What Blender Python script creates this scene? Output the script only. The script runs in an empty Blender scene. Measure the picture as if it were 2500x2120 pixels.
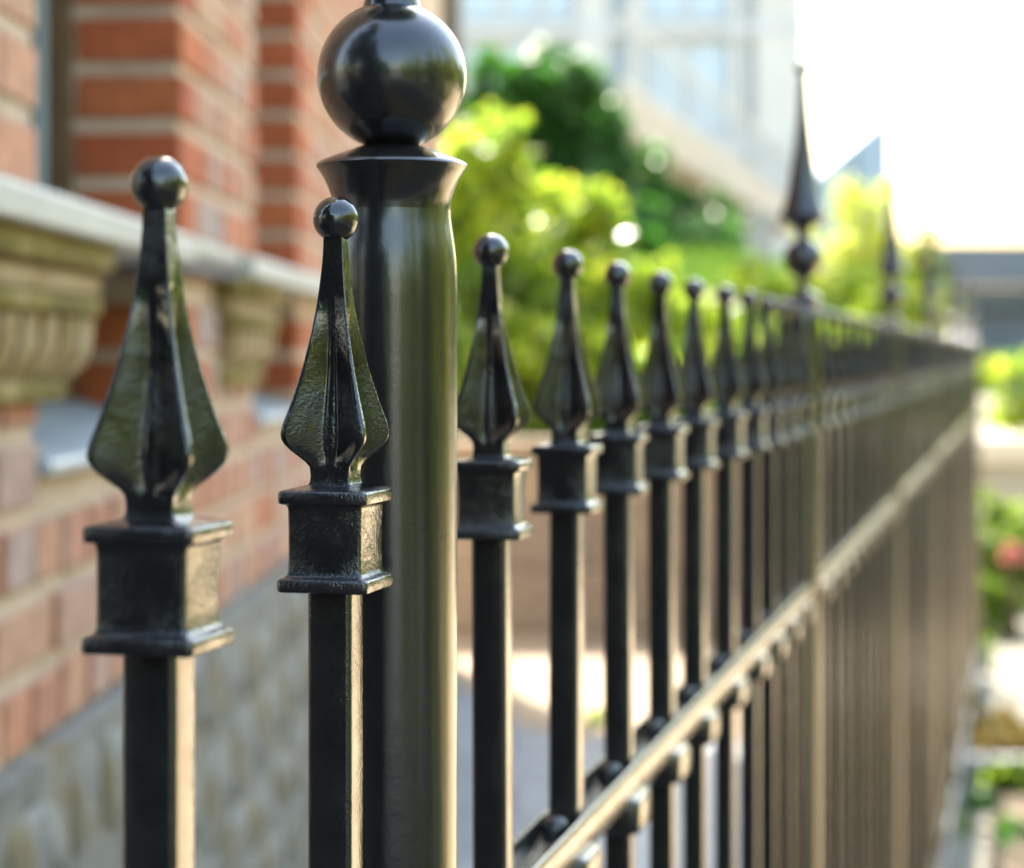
import bpy, bmesh, math, random
import numpy as np
from mathutils import Vector, Matrix

R = math.radians
rng = random.Random(7)
C = bpy.context.scene.collection
SC = bpy.context.scene

# ------------------------------------------------------------------ camera, sky, sun, exposure
EYE = 1.25                                   # eye height above the ground
cam = bpy.data.cameras.new('camera')
cam.sensor_width = 36.0
cam.lens = 76.15
cam.shift_y = -0.0769
cam.clip_start = 0.05
cam.clip_end = 2000
cam.dof.use_dof = True
cam.dof.focus_distance = 0.632
cam.dof.aperture_fstop = 10.6
cam_ob = bpy.data.objects.new('camera', cam)
C.objects.link(cam_ob)
cam_ob.location = (0, 0, EYE)
cam_ob.rotation_euler = (R(90), 0, 0)
SC.camera = cam_ob

SUN_AZ, SUN_EL = -20.0, 46.0                 # degrees right of +Y, above the horizon
world = bpy.data.worlds.new("World")
SC.world = world
world.use_nodes = True
wn = world.node_tree.nodes
sky = wn.new('ShaderNodeTexSky')
sky.sky_type = 'NISHITA'
sky.sun_disc = False
sky.sun_elevation = R(SUN_EL)
sky.sun_rotation = R(SUN_AZ)
sky.air_density = 1.8
sky.dust_density = 3.5
sky.ozone_density = 1.0
world.node_tree.links.new(sky.outputs[0], wn['Background'].inputs[0])
wn['Background'].inputs[1].default_value = 0.15

sun = bpy.data.lights.new('sun', 'SUN')
sun.energy = 4.2
sun.angle = R(0.5)
sun.color = (1.0, 0.93, 0.82)
sun_ob = bpy.data.objects.new('sun', sun)
C.objects.link(sun_ob)
sd = Vector((math.sin(R(SUN_AZ)) * math.cos(R(SUN_EL)), math.cos(R(SUN_AZ)) * math.cos(R(SUN_EL)), math.sin(R(SUN_EL))))
sun_ob.rotation_euler = sd.to_track_quat('Z', 'Y').to_euler()
sun_ob.location = (-3, 6, 12)

vs = SC.view_settings
vs.view_transform = 'Standard'
vs.look = 'None'
vs.gamma = 1.0
vs.use_curve_mapping = False
vs.exposure = 2.4
SC.cycles.use_denoising = True
SC.cycles.max_bounces = 8
SC.cycles.transparent_max_bounces = 8
SC.cycles.sample_clamp_indirect = 8.0

# ------------------------------------------------------------------ helpers
def link(o, parent=None):
    C.objects.link(o)
    if parent is not None:
        o.parent = parent
    return o

def mesh_obj(name, me, mat=None, parent=None, loc=(0, 0, 0), rot=(0, 0, 0)):
    if mat is not None and not me.materials:
        me.materials.append(mat)
    o = bpy.data.objects.new(name, me)
    o.location = loc
    o.rotation_euler = rot
    return link(o, parent)

def empty(name, loc=(0, 0, 0), rz=0.0):
    o = bpy.data.objects.new(name, None)
    o.empty_display_size = 0.05
    o.location = loc
    o.rotation_euler = (0, 0, rz)
    return link(o)

def tag(o, label=None, cat=None, group=None, kind=None):
    if label: o['label'] = label
    if cat: o['category'] = cat
    if group: o['group'] = group
    if kind: o['kind'] = kind
    return o

def finish(bm, name, smooth=None):
    bmesh.ops.recalc_face_normals(bm, faces=bm.faces)
    me = bpy.data.meshes.new(name)
    bm.to_mesh(me)
    bm.free()
    if smooth is not None:
        for p in me.polygons:
            p.use_smooth = True
        me.set_sharp_from_angle(angle=R(smooth))
    return me

def add_box(bm, x0, x1, y0, y1, z0, z1):
    v = [bm.verts.new(p) for p in ((x0, y0, z0), (x1, y0, z0), (x1, y1, z0), (x0, y1, z0),
                                   (x0, y0, z1), (x1, y0, z1), (x1, y1, z1), (x0, y1, z1))]
    for f in ((0, 1, 2, 3), (4, 5, 6, 7), (0, 1, 5, 4), (1, 2, 6, 5), (2, 3, 7, 6), (3, 0, 4, 7)):
        bm.faces.new([v[i] for i in f])
    return v

def box_mesh(name, x0, x1, y0, y1, z0, z1, bevel=0.0, seg=1):
    bm = bmesh.new()
    add_box(bm, x0, x1, y0, y1, z0, z1)
    bmesh.ops.recalc_face_normals(bm, faces=bm.faces)
    if bevel:
        bmesh.ops.bevel(bm, geom=bm.edges[:], offset=bevel, segments=seg, affect='EDGES', profile=0.5)
    return finish(bm, name, 35 if bevel else None)

def loft(rings, name, smooth=30, cap=True):
    """rings: list of lists of (x, y, z), same count."""
    bm = bmesh.new()
    vr = [[bm.verts.new(p) for p in r] for r in rings]
    n = len(vr[0])
    for a, b in zip(vr, vr[1:]):
        for i in range(n):
            j = (i + 1) % n
            bm.faces.new((a[i], a[j], b[j], b[i]))
    if cap:
        bm.faces.new(vr[0])
        bm.faces.new(vr[-1])
    return finish(bm, name, smooth)

def rsq(half, rad, z, n=3):
    """rounded square ring"""
    rad = min(rad, half * 0.98)
    out = []
    for cx, cy, a0 in ((1, 1, 0), (-1, 1, 90), (-1, -1, 180), (1, -1, 270)):
        for k in range(n + 1):
            a = R(a0 + 90 * k / n)
            out.append((cx * (half - rad) + rad * math.cos(a), cy * (half - rad) + rad * math.sin(a), z))
    return out

def lathe(prof, name, n=48, smooth=40):
    """prof: list of (r, z)"""
    rings = []
    for r, z in prof:
        r = max(r, 1e-5)
        rings.append([(r * math.cos(2 * math.pi * k / n), r * math.sin(2 * math.pi * k / n), z) for k in range(n)])
    return loft(rings, name, smooth)

def ball_prof(r, zc, n=20, a0=-90, a1=90):
    return [(r * math.cos(R(a0 + (a1 - a0) * k / n)), zc + r * math.sin(R(a0 + (a1 - a0) * k / n))) for k in range(n + 1)]

# ------------------------------------------------------------------ materials
def new_mat(name):
    m = bpy.data.materials.new(name)
    m.use_nodes = True
    return m, m.node_tree.nodes, m.node_tree.links, m.node_tree.nodes['Principled BSDF']

def noise_node(nt, scale, detail=4, rough=0.55, coord='Object', vec=None):
    tc = nt.nodes.new('ShaderNodeTexCoord')
    nz = nt.nodes.new('ShaderNodeTexNoise')
    nz.inputs['Scale'].default_value = scale
    nz.inputs['Detail'].default_value = detail
    nz.inputs['Roughness'].default_value = rough
    nt.links.new(vec if vec is not None else tc.outputs[coord], nz.inputs['Vector'])
    return nz

def ramp(nt, src, stops):
    r = nt.nodes.new('ShaderNodeValToRGB')
    el = r.color_ramp.elements
    while len(el) > 1:
        el.remove(el[-1])
    el[0].position, el[0].color = stops[0][0], (*stops[0][1], 1)
    for p, c in stops[1:]:
        e = el.new(p)
        e.color = (*c, 1)
    nt.links.new(src, r.inputs[0])
    return r

def bump(nt, src, strength, dist, normal=None):
    b = nt.nodes.new('ShaderNodeBump')
    b.inputs['Strength'].default_value = strength
    b.inputs['Distance'].default_value = dist
    nt.links.new(src, b.inputs['Height'])
    if normal is not None:
        nt.links.new(normal, b.inputs['Normal'])
    return b

def rough_mat(name, stops, scale=8, roughness=0.85, bump_d=0.004, bump_scale=None, coord='Object', spec=0.3):
    m, n, l, b = new_mat(name)
    nt = m.node_tree
    nz = noise_node(nt, scale, 6, 0.6, coord)
    r = ramp(nt, nz.outputs[0], stops)
    l.new(r.outputs[0], b.inputs['Base Color'])
    b.inputs['Roughness'].default_value = roughness
    b.inputs['Specular IOR Level'].default_value = spec
    if bump_d:
        n2 = noise_node(nt, bump_scale or scale * 4, 6, 0.65, coord)
        l.new(bump(nt, n2.outputs[0], 0.8, bump_d).outputs[0], b.inputs['Normal'])
    return m

def iron_paint(name, fine, coarse, rough0, rough1, fs=1500, cs=380, low=0.4, coat=0.09):
    """thick black gloss paint over cast or drawn iron"""
    m, n, l, b = new_mat(name)
    nt = m.node_tree
    tc = n.new('ShaderNodeTexCoord')
    oi = n.new('ShaderNodeObjectInfo')
    mul = n.new('ShaderNodeVectorMath'); mul.operation = 'SCALE'
    mul.inputs[0].default_value = (3.1, 5.7, 2.3)
    l.new(oi.outputs['Random'], mul.inputs['Scale'])
    add = n.new('ShaderNodeVectorMath'); add.operation = 'ADD'
    l.new(tc.outputs['Object'], add.inputs[0]); l.new(mul.outputs[0], add.inputs[1])
    v = add.outputs[0]
    n1 = noise_node(nt, fs, 3, 0.6, vec=v)
    n2 = noise_node(nt, cs, 3, 0.5, vec=v)
    n3 = noise_node(nt, 60, 4, 0.6, vec=v)
    # patches where the pitting is stronger
    pr = ramp(nt, n3.outputs[0], [(0.40, (low,) * 3), (0.62, (1,) * 3)])
    mm = n.new('ShaderNodeMath'); mm.operation = 'MULTIPLY'
    l.new(n1.outputs[0], mm.inputs[0]); l.new(pr.outputs[0], mm.inputs[1])
    b1 = bump(nt, mm.outputs[0], 1.0, fine)
    b2 = bump(nt, n2.outputs[0], 1.0, coarse, b1.outputs[0])
    l.new(b2.outputs[0], b.inputs['Normal'])
    col = ramp(nt, n3.outputs[0], [(0.3, (0.010, 0.010, 0.011)), (0.7, (0.017, 0.016, 0.016))])
    l.new(col.outputs[0], b.inputs['Base Color'])
    rr = ramp(nt, n2.outputs[0], [(0.3, (rough0,) * 3), (0.7, (rough1,) * 3)])
    l.new(rr.outputs[0], b.inputs['Roughness'])
    b.inputs['IOR'].default_value = 1.5
    b.inputs['Coat Weight'].default_value = 0.9
    b.inputs['Coat Roughness'].default_value = coat
    l.new(b2.outputs[0], b.inputs['Coat Normal'])
    return m

M_CAST = iron_paint('black_paint_on_casting', 0.00042, 0.00010, 0.09, 0.17, 850, 300, 0.2)
M_SPEAR = iron_paint('black_paint_on_spear', 0.00034, 0.00006, 0.07, 0.13, 900, 260, 0.1)
M_BALL = iron_paint('black_paint_on_ball', 0.00010, 0.00012, 0.07, 0.12, 800, 200, 0.1)
M_BAR = iron_paint('black_paint_on_bar', 0.00022, 0.00003, 0.14, 0.22, 850, 130)
M_POST = iron_paint('black_paint_on_post', 0.00005, 0.00009, 0.18, 0.27, 700, 90, 0.4, 0.17)

def leaf_mat(name, dark, light, trans, gloss=0.35, tweight=0.5):
    m, n, l, b = new_mat(name)
    nt = m.node_tree
    g = n.new('ShaderNodeNewGeometry')
    r = ramp(nt, g.outputs['Random Per Island'], [(0.0, dark), (1.0, light)])
    l.new(r.outputs[0], b.inputs['Base Color'])
    b.inputs['Roughness'].default_value = gloss
    b.inputs['Specular IOR Level'].default_value = 0.3
    tr = n.new('ShaderNodeBsdfTranslucent')
    r2 = ramp(nt, g.outputs['Random Per Island'], [(0.0, tuple(c * 0.6 for c in trans)), (1.0, trans)])
    l.new(r2.outputs[0], tr.inputs['Color'])
    mix = n.new('ShaderNodeMixShader')
    mix.inputs[0].default_value = tweight
    l.new(b.outputs[0], mix.inputs[1]); l.new(tr.outputs[0], mix.inputs[2])
    l.new(mix.outputs[0], n['Material Output'].inputs['Surface'])
    return m

M_LEAF_YELLOW = leaf_mat('yellow_green_leaf', (0.05, 0.10, 0.010), (0.24, 0.26, 0.02), (0.72, 0.74, 0.05), 0.3)
def mix_greens(m, stops):
    """three tones of backlit leaf in one plant"""
    for nd in m.node_tree.nodes:
        if nd.type == 'VALTORGB' and nd.outputs[0].links[0].to_node.type == 'BSDF_TRANSLUCENT':
            el = nd.color_ramp.elements
            el[0].color = (*stops[0], 1); el[1].color = (*stops[2], 1)
            e = el.new(0.5); e.color = (*stops[1], 1)
mix_greens(M_LEAF_YELLOW, ((0.12, 0.30, 0.02), (0.38, 0.56, 0.03), (0.76, 0.80, 0.08)))
M_LEAF_MID = leaf_mat('mid_green_leaf', (0.05, 0.10, 0.012), (0.10, 0.17, 0.02), (0.30, 0.45, 0.03))
M_LEAF_YELLOW2 = leaf_mat('olive_green_leaf', (0.09, 0.13, 0.012), (0.2, 0.24, 0.02), (0.72, 0.82, 0.05), 0.4, 0.62)
M_LEAF_BROWN = leaf_mat('dark_reflection_leaf', (0.030, 0.022, 0.020), (0.06, 0.045, 0.04), (0.05, 0.035, 0.02), 0.5, 0.3)  # leaf of the added hedge, browned so the bar fronts reflect dark
M_LEAF_GRASS = leaf_mat('grass_blade', (0.035, 0.085, 0.010), (0.07, 0.14, 0.016), (0.15, 0.28, 0.025), 0.6, 0.4)
M_LEAF_DARK = leaf_mat('dark_green_leaf', (0.018, 0.06, 0.014), (0.045, 0.12, 0.02), (0.10, 0.34, 0.03), 0.4, 0.4)
M_LEAF_PALE = leaf_mat('pale_green_leaf', (0.16, 0.2, 0.03), (0.3, 0.33, 0.06), (0.7, 0.78, 0.12), 0.4, 0.6)
M_FLOWER = leaf_mat('pink_petal', (0.5, 0.16, 0.15), (0.7, 0.28, 0.26), (0.6, 0.2, 0.2), 0.5, 0.4)
M_DRY = leaf_mat('dry_straw_leaf', (0.25, 0.17, 0.05), (0.4, 0.3, 0.09), (0.4, 0.3, 0.08), 0.6, 0.4)
M_STEM = rough_mat('brown_stem', [(0.3, (0.06, 0.04, 0.025)), (0.7, (0.12, 0.085, 0.055))], 20, 0.9, 0.003)

def brick_mat(name, cols):
    m, n, l, b = new_mat(name)
    nt = m.node_tree
    g = n.new('ShaderNodeObjectInfo')
    g2 = n.new('ShaderNodeNewGeometry')
    s = n.new('ShaderNodeMath'); s.operation = 'ADD'
    l.new(g.outputs['Random'], s.inputs[0]); l.new(g2.outputs['Random Per Island'], s.inputs[1])
    f = n.new('ShaderNodeMath'); f.operation = 'FRACT'
    l.new(s.outputs[0], f.inputs[0])
    r = ramp(nt, f.outputs[0], [(i / max(1, len(cols) - 1), c) for i, c in enumerate(cols)])
    nz = noise_node(nt, 35, 6, 0.65)
    r2 = ramp(nt, nz.outputs[0], [(0.3, (0.7, 0.68, 0.66)), (0.7, (1.15, 1.12, 1.1))])
    mx = n.new('ShaderNodeMixRGB'); mx.blend_type = 'MULTIPLY'; mx.inputs[0].default_value = 1
    l.new(r.outputs[0], mx.inputs[1]); l.new(r2.outputs[0], mx.inputs[2])
    l.new(mx.outputs[0], b.inputs['Base Color'])
    b.inputs['Roughness'].default_value = 0.85
    n2 = noise_node(nt, 220, 5, 0.7)
    l.new(bump(nt, n2.outputs[0], 0.7, 0.0015).outputs[0], b.inputs['Normal'])
    return m

M_BRICK = brick_mat('mixed_red_brick', [(0.47, 0.17, 0.085), (0.47, 0.28, 0.18), (0.45, 0.14, 0.06), (0.42, 0.32, 0.26), (0.54, 0.34, 0.22), (0.50, 0.24, 0.14), (0.35, 0.29, 0.27), (0.44, 0.16, 0.08)])
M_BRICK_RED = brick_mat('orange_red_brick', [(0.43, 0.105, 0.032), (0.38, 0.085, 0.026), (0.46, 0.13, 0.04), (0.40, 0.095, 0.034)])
M_MORTAR = rough_mat('pale_lime_mortar', [(0.3, (0.42, 0.32, 0.235)), (0.5, (0.54, 0.42, 0.31)), (0.7, (0.60, 0.48, 0.36))], 14, 0.95, 0.003)
M_STONE_PALE = rough_mat('pale_sill_stone', [(0.3, (0.44, 0.42, 0.37)), (0.7, (0.58, 0.56, 0.5))], 12, 0.8, 0.002)
M_STONE_MOSS = rough_mat('mossy_buff_stone', [(0.38, (0.10, 0.08, 0.008)), (0.52, (0.18, 0.135, 0.02)), (0.68, (0.33, 0.25, 0.12))], 7, 0.9, 0.005)
M_STONE_BUFF = rough_mat('buff_carved_stone', [(0.28, (0.16, 0.12, 0.03)), (0.42, (0.30, 0.21, 0.09)), (0.58, (0.42, 0.33, 0.20)), (0.75, (0.20, 0.15, 0.03))], 13, 0.9, 0.004)
M_SLATE = rough_mat('blue_grey_slate', [(0.3, (0.27, 0.31, 0.34)), (0.7, (0.38, 0.42, 0.45))], 10, 0.45, 0.002, spec=0.5)
M_SLATE_DARK = rough_mat('dark_purple_slate', [(0.3, (0.07, 0.065, 0.085)), (0.7, (0.13, 0.12, 0.14))], 10, 0.6, 0.002)
M_RUBBLE = rough_mat('grey_rubble_stone', [(0.32, (0.05, 0.058, 0.046)), (0.42, (0.14, 0.145, 0.135)), (0.50, (0.25, 0.25, 0.235)), (0.58, (0.20, 0.185, 0.14)), (0.68, (0.17, 0.12, 0.045))], 7, 0.9, 0.006, 40)
M_RUBBLE_MORTAR = rough_mat('rubble_mortar', [(0.32, (0.08, 0.085, 0.07)), (0.45, (0.19, 0.19, 0.17)), (0.55, (0.23, 0.225, 0.2)), (0.68, (0.18, 0.135, 0.055))], 7, 0.95, 0.006)
M_TIMBER = rough_mat('brown_window_timber', [(0.3, (0.09, 0.05, 0.022)), (0.7, (0.15, 0.085, 0.04))], 14, 0.6, 0.001)
M_SASH = rough_mat('blue_grey_sash_paint', [(0.3, (0.38, 0.45, 0.46)), (0.7, (0.45, 0.52, 0.53))], 14, 0.4, 0.0005)
M_ROOM = rough_mat('dark_room', [(0.3, (0.05, 0.045, 0.04)), (0.7, (0.08, 0.07, 0.06))], 4, 0.9, 0)

def glass_mat(name, col, rough=0.05):
    m, n, l, b = new_mat(name)
    b.inputs['Base Color'].default_value = (*col, 1)
    b.inputs['Roughness'].default_value = rough
    b.inputs['Specular IOR Level'].default_value = 0.8
    return m
M_GLASS = glass_mat('dark_window_glass', (0.05, 0.06, 0.065))
M_GLASS_PALE = glass_mat('pale_blue_glazing', (0.36, 0.45, 0.53), 0.3)
M_GLASS_GREY = glass_mat('grey_blue_glazing', (0.20, 0.27, 0.34), 0.15)
M_GLASS_WEDGE = glass_mat('slate_blue_glass', (0.19, 0.27, 0.35), 0.3)
M_RENDER = rough_mat('cream_render', [(0.3, (0.46, 0.465, 0.44)), (0.7, (0.52, 0.525, 0.5))], 0.6, 0.85, 0.004)
M_RENDER_WHITE = rough_mat('off_white_render', [(0.3, (0.42, 0.44, 0.45)), (0.7, (0.47, 0.49, 0.5))], 0.6, 0.8, 0.004)
M_WHITE_PAINT = rough_mat('white_railing_paint', [(0.3, (0.24, 0.27, 0.30)), (0.7, (0.29, 0.32, 0.35))], 3, 0.45, 0)
M_CONCRETE = rough_mat('beige_concrete', [(0.3, (0.38, 0.34, 0.28)), (0.7, (0.46, 0.42, 0.35))], 1.2, 0.9, 0.004)
M_SANDSTONE = brick_mat('tan_sandstone_block', [(0.27, 0.205, 0.145), (0.31, 0.245, 0.18), (0.29, 0.22, 0.15), (0.24, 0.19, 0.145)])
M_CREAM_CAP = rough_mat('cream_coping', [(0.3, (0.6, 0.54, 0.42)), (0.7, (0.7, 0.63, 0.5))], 5, 0.85, 0.003)
M_VIADUCT = rough_mat('blue_grey_concrete', [(0.3, (0.10, 0.125, 0.15)), (0.7, (0.14, 0.165, 0.19))], 0.5, 0.85, 0.01)
M_VIADUCT_DARK = rough_mat('dark_grey_concrete', [(0.3, (0.07, 0.09, 0.1)), (0.7, (0.11, 0.13, 0.14))], 0.5, 0.85, 0.01)  # bridge deck, a darker grey than the parapet

def paving_mat(name, c0, c1, sx, sy, joint, scale):
    m, n, l, b = new_mat(name)
    nt = m.node_tree
    tc = n.new('ShaderNodeTexCoord')
    br = n.new('ShaderNodeTexBrick')
    br.inputs['Scale'].default_value = 1
    br.inputs['Brick Width'].default_value = sx
    br.inputs['Row Height'].default_value = sy
    br.inputs['Mortar Size'].default_value = joint
    br.inputs['Color1'].default_value = (*c0, 1)
    br.inputs['Color2'].default_value = (*c1, 1)
    br.inputs['Mortar'].default_value = (*[c * 0.6 for c in c0], 1)
    l.new(tc.outputs['Object'], br.inputs['Vector'])
    nz = noise_node(nt, scale, 7, 0.65)
    r2 = ramp(nt, nz.outputs[0], [(0.3, (0.75, 0.75, 0.75)), (0.7, (1.12, 1.12, 1.12))])
    mx = n.new('ShaderNodeMixRGB'); mx.blend_type = 'MULTIPLY'; mx.inputs[0].default_value = 1
    l.new(br.outputs[0], mx.inputs[1]); l.new(r2.outputs[0], mx.inputs[2])
    l.new(mx.outputs[0], b.inputs['Base Color'])
    b.inputs['Roughness'].default_value = 0.8
    n2 = noise_node(nt, 60, 5, 0.7)
    l.new(bump(nt, n2.outputs[0], 0.6, 0.003).outputs[0], b.inputs['Normal'])
    return m
M_PATH = paving_mat('grey_flagstone', (0.19, 0.205, 0.215), (0.22, 0.235, 0.24), 0.6, 0.45, 0.012, 3)
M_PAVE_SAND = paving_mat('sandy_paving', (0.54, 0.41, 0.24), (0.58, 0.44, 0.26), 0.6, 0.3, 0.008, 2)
M_ASPHALT = rough_mat('dark_asphalt', [(0.3, (0.04, 0.04, 0.042)), (0.7, (0.065, 0.065, 0.066))], 4, 0.85, 0.004)
M_FORECOURT = rough_mat('pale_concrete', [(0.3, (0.11, 0.115, 0.11)), (0.7, (0.15, 0.155, 0.15))], 2, 0.85, 0.004)
M_PATH_SUNLIT = paving_mat('sun_tinted_flagstone', (0.28, 0.20, 0.12), (0.33, 0.235, 0.14), 0.6, 0.45, 0.01, 2)  # warm copy of the path flagstone, sunlight painted into its colour
M_EARTH = rough_mat('brown_earth', [(0.3, (0.07, 0.05, 0.03)), (0.55, (0.13, 0.1, 0.06)), (0.7, (0.2, 0.16, 0.1))], 3, 0.95, 0.02)
M_FIELD = rough_mat('ground_cover', [(0.3, (0.16, 0.15, 0.11)), (0.7, (0.26, 0.24, 0.19))], 0.4, 0.95, 0.02)
M_LAWN = rough_mat('lawn', [(0.3, (0.03, 0.075, 0.008)), (0.7, (0.06, 0.12, 0.014))], 3, 1.0, 0.02, spec=0.0)
M_CURB = rough_mat('grey_curb_stone', [(0.3, (0.2, 0.2, 0.19)), (0.7, (0.3, 0.3, 0.28))], 6, 0.85, 0.004)
M_PALE_KERB = rough_mat('pale_kerb_stone', [(0.3, (0.27, 0.285, 0.295)), (0.7, (0.35, 0.36, 0.36))], 6, 0.8, 0.003)

# ------------------------------------------------------------------ ground and setting
FD = Vector((math.sin(math.atan(0.23864)), math.cos(math.atan(0.23864)), 0))   # along the fence, away from camera
FN = Vector((FD.y, -FD.x, 0))                                                  # street side of the fence
FX0, FZ0 = -0.0516, 0.6341                                                     # plan position of the second picket
def fence_pt(q, off=0.0, z=0.0):
    return Vector((FX0 + FD.x * q + FN.x * off, FZ0 + FD.y * q + FN.y * off, z))

def sheet(name, pts, z, mat):
    bm = bmesh.new()
    bm.faces.new([bm.verts.new((p[0], p[1], z)) for p in pts])
    me = finish(bm, name)
    if me.polygons[0].normal.z < 0:
        me.flip_normals()
    return tag(mesh_obj(name, me, mat), kind='structure')

sheet('ground', [(-900, -900), (900, -900), (900, 900), (-900, 900)], 0.0, M_FIELD)
a, b_ = fence_pt(0.3, -0.1), fence_pt(9.6, -0.1)
sheet('road', [(-30, -40), (60, -40), (60, 1.5), (-30, 1.5)], 0.002, M_ASPHALT)
sheet('forecourt', [(-1.2, -60), (60, -60), (60, -4.0), (-1.2, -4.0)], 0.006, M_FORECOURT)
sheet('garden_path', [(-0.9, 0.8), (a.x, a.y), (b_.x, b_.y), (-6, 9.72), (-6, 8.9), (-0.9, 8.8)], 0.004, M_PATH)
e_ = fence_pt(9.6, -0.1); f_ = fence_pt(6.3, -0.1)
sheet('sun_tinted_path', [(-6, 9.0), (-0.38, 8.95), (-0.2, 8.2), (0.06, 7.2), (0.5, 6.9), (f_.x, f_.y), (e_.x, e_.y), (e_.x, 9.72), (-6, 9.72)], 0.008, M_PATH_SUNLIT)  # sunlit part of the path, its edge drawn along the shade line
# paler flag border with its own edge beside the fence foot
p0, p1, p2, p3 = fence_pt(2.2, -0.95), fence_pt(5.9, -0.95), fence_pt(5.9, -0.12), fence_pt(2.2, -0.12)
bm = bmesh.new()
lo = [bm.verts.new((p.x, p.y, 0.004)) for p in (p0, p1, p2, p3)]
hi = [bm.verts.new((p.x, p.y, 0.09)) for p in (p0, p1, p2, p3)]
bm.faces.new(hi)
for i in range(4):
    j = (i + 1) % 4
    bm.faces.new((lo[i], lo[j], hi[j], hi[i]))
tag(mesh_obj('paved_border', finish(bm, 'paved_border'), M_PALE_KERB), kind='structure')
# sunlit sandy pavement of the street
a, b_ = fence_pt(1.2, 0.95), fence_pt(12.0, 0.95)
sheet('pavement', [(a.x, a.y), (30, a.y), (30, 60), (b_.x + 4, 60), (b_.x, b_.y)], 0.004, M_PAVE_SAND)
# planting bed along the street side of the fence
a, b_ = fence_pt(-4, 0.1), fence_pt(7.0, 0.1)
c_, d_ = fence_pt(7.0, 0.95), fence_pt(-4, 0.95)
sheet('soil_bed', [a, b_, c_, d_], 0.004, M_EARTH)

# ------------------------------------------------------------------ iron fence
fence = empty('iron_fence', (FX0, FZ0, 0), -math.atan(0.23864))
tag(fence, 'black iron railing with spear topped pickets and ball topped posts', 'fence')

U = 0.0000515
Z_COL = EYE - 0.0392       # upper edge of the upper collar flange

def spear_ring(a, m, z):
    """square section with a raised lip on every corner and a shallow valley along every face"""
    ts = [-0.975, -0.93, -0.89, -0.86, -0.83, -0.79, -0.62, -0.42, -0.26, -0.21, -0.16, -0.10, -0.05, 0.0]
    ts = ts + [-t for t in ts[-2::-1]]
    side = []
    for t in ts:
        u = abs(t)
        g_ = min(max((u - 0.14) / (0.845 - 0.14), 0.0), 1.0)
        if u > 0.84:
            e = (u - 0.84) / 0.16
            y = a - 0.018 * a * e * e * e
        else:
            rib = max(0.0, 1 - (u / 0.25) ** 2)
            y = m + (a - m) * max(g_ if g_ < .9 else g_ * .97, 0.11 * rib)
        side.append((t * a, -y))
    out = []
    for q in range(4):
        c_, s_ = ((1, 0), (0, 1), (-1, 0), (0, -1))[q]
        for x, y in side:
            out.append((x * c_ - y * s_, x * s_ + y * c_, z))
        x, y = 0.982 * a, -0.982 * a
        out.append((x * c_ - y * s_, x * s_ + y * c_, z))
    return out

def finial_mesh():
    prof = [  # (photo row, corner half extent, valley depth as a share of it)
        (1658, 124, 1), (1645, 118, 1), (1620, 115, 1), (1590, 115, .99), (1560, 118, .95), (1530, 138, .74), (1500, 168, .56),
        (1465, 203, .48), (1430, 231, .40), (1400, 245, .38), (1370, 249, .37), (1335, 244, .37), (1300, 235, .37), (1250, 219, .37),
        (1200, 204, .37), (1150, 190, .37), (1100, 177, .37), (1050, 164, .38), (1000, 152, .38), (950, 141, .45), (900, 131, .48),
        (850, 121, .48), (800, 111, .58), (750, 103, .66), (700, 95, .76), (650, 88, .86), (600, 82, .94), (550, 76, .98),
        (500, 71, 1), (450, 66, 1), (400, 62, 1), (350, 59, 1), (300, 57, 1), (270, 57, 1), (240, 50, 1)]
    rings = [spear_ring(a_ * U, a_ * k_ * U, (1690 - y) * U) for y, a_, k_ in prof]
    return loft(rings, 'finial', 42)

def ball_mesh():
    me = lathe(ball_prof(0.0067, 0.0, 18), 'ball', 32, 60)
    r_ = random.Random(3)
    for v in me.vertices:
        k = 1 + 0.012 * math.sin(v.co.x * 900 + 1) * math.sin(v.co.z * 700) + 0.01 * math.sin(v.co.y * 600 + 2)
        v.co *= k
    return me

def collar_mesh():
    P = [(0.0063, 0.0017, .0008), (0.0070, 0.00145, .0010), (0.0100, 0.0008, .0012), (0.0127, 0.0001, .0014), (0.0133, -0.0003, .0014), (0.0135, -0.0008, .0014),
         (0.0135, -0.0030, .0014), (0.0133, -0.0036, .0014), (0.0127, -0.0039, .0014), (0.0117, -0.0041, .0012), (0.0112, -0.0048, .0010), (0.0111, -0.0060, .0010),
         (0.0110, -0.0120, .0010), (0.0110, -0.0195, .0010), (0.0111, -0.0232, .0010), (0.0114, -0.0243, .0012), (0.0121, -0.0250, .0012), (0.0130, -0.0253, .0014),
         (0.0135, -0.0256, .0014), (0.0137, -0.0261, .0014), (0.0137, -0.0284, .0014), (0.0135, -0.0290, .0014), (0.0130, -0.0293, .0014), (0.0080, -0.0293, .0012), (0.0060, -0.0292, .0010)]
    return loft([rsq(h, r_, z, 3) for h, z, r_ in P], 'collar', 40)

def knuckle_mesh():
    P = [(0.0102, 0.0004, .0020), (0.0120, -0.0002, .0040), (0.0128, -0.0012, .0050), (0.0132, -0.0030, .0052), (0.0133, -0.0080, .0052), (0.0133, -0.0130, .0052), (0.0129, -0.0152, .0050), (0.0118, -0.0166, .0045), (0.0098, -0.0174, .0035), (0.0068, -0.0177, .0016)]
    return loft([[(x, y + math.copysign(0.006, y), z_) for x, y, z_ in rsq(h, r_, z, 3)] for h, z, r_ in P], 'knuckle', 40)

def bar_mesh():
    zs = [0.12, 0.5, 0.9, Z_COL - 0.0291]
    return loft([rsq(0.0067, 0.0017, z, 4) for z in zs], 'picket', 50)

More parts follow.
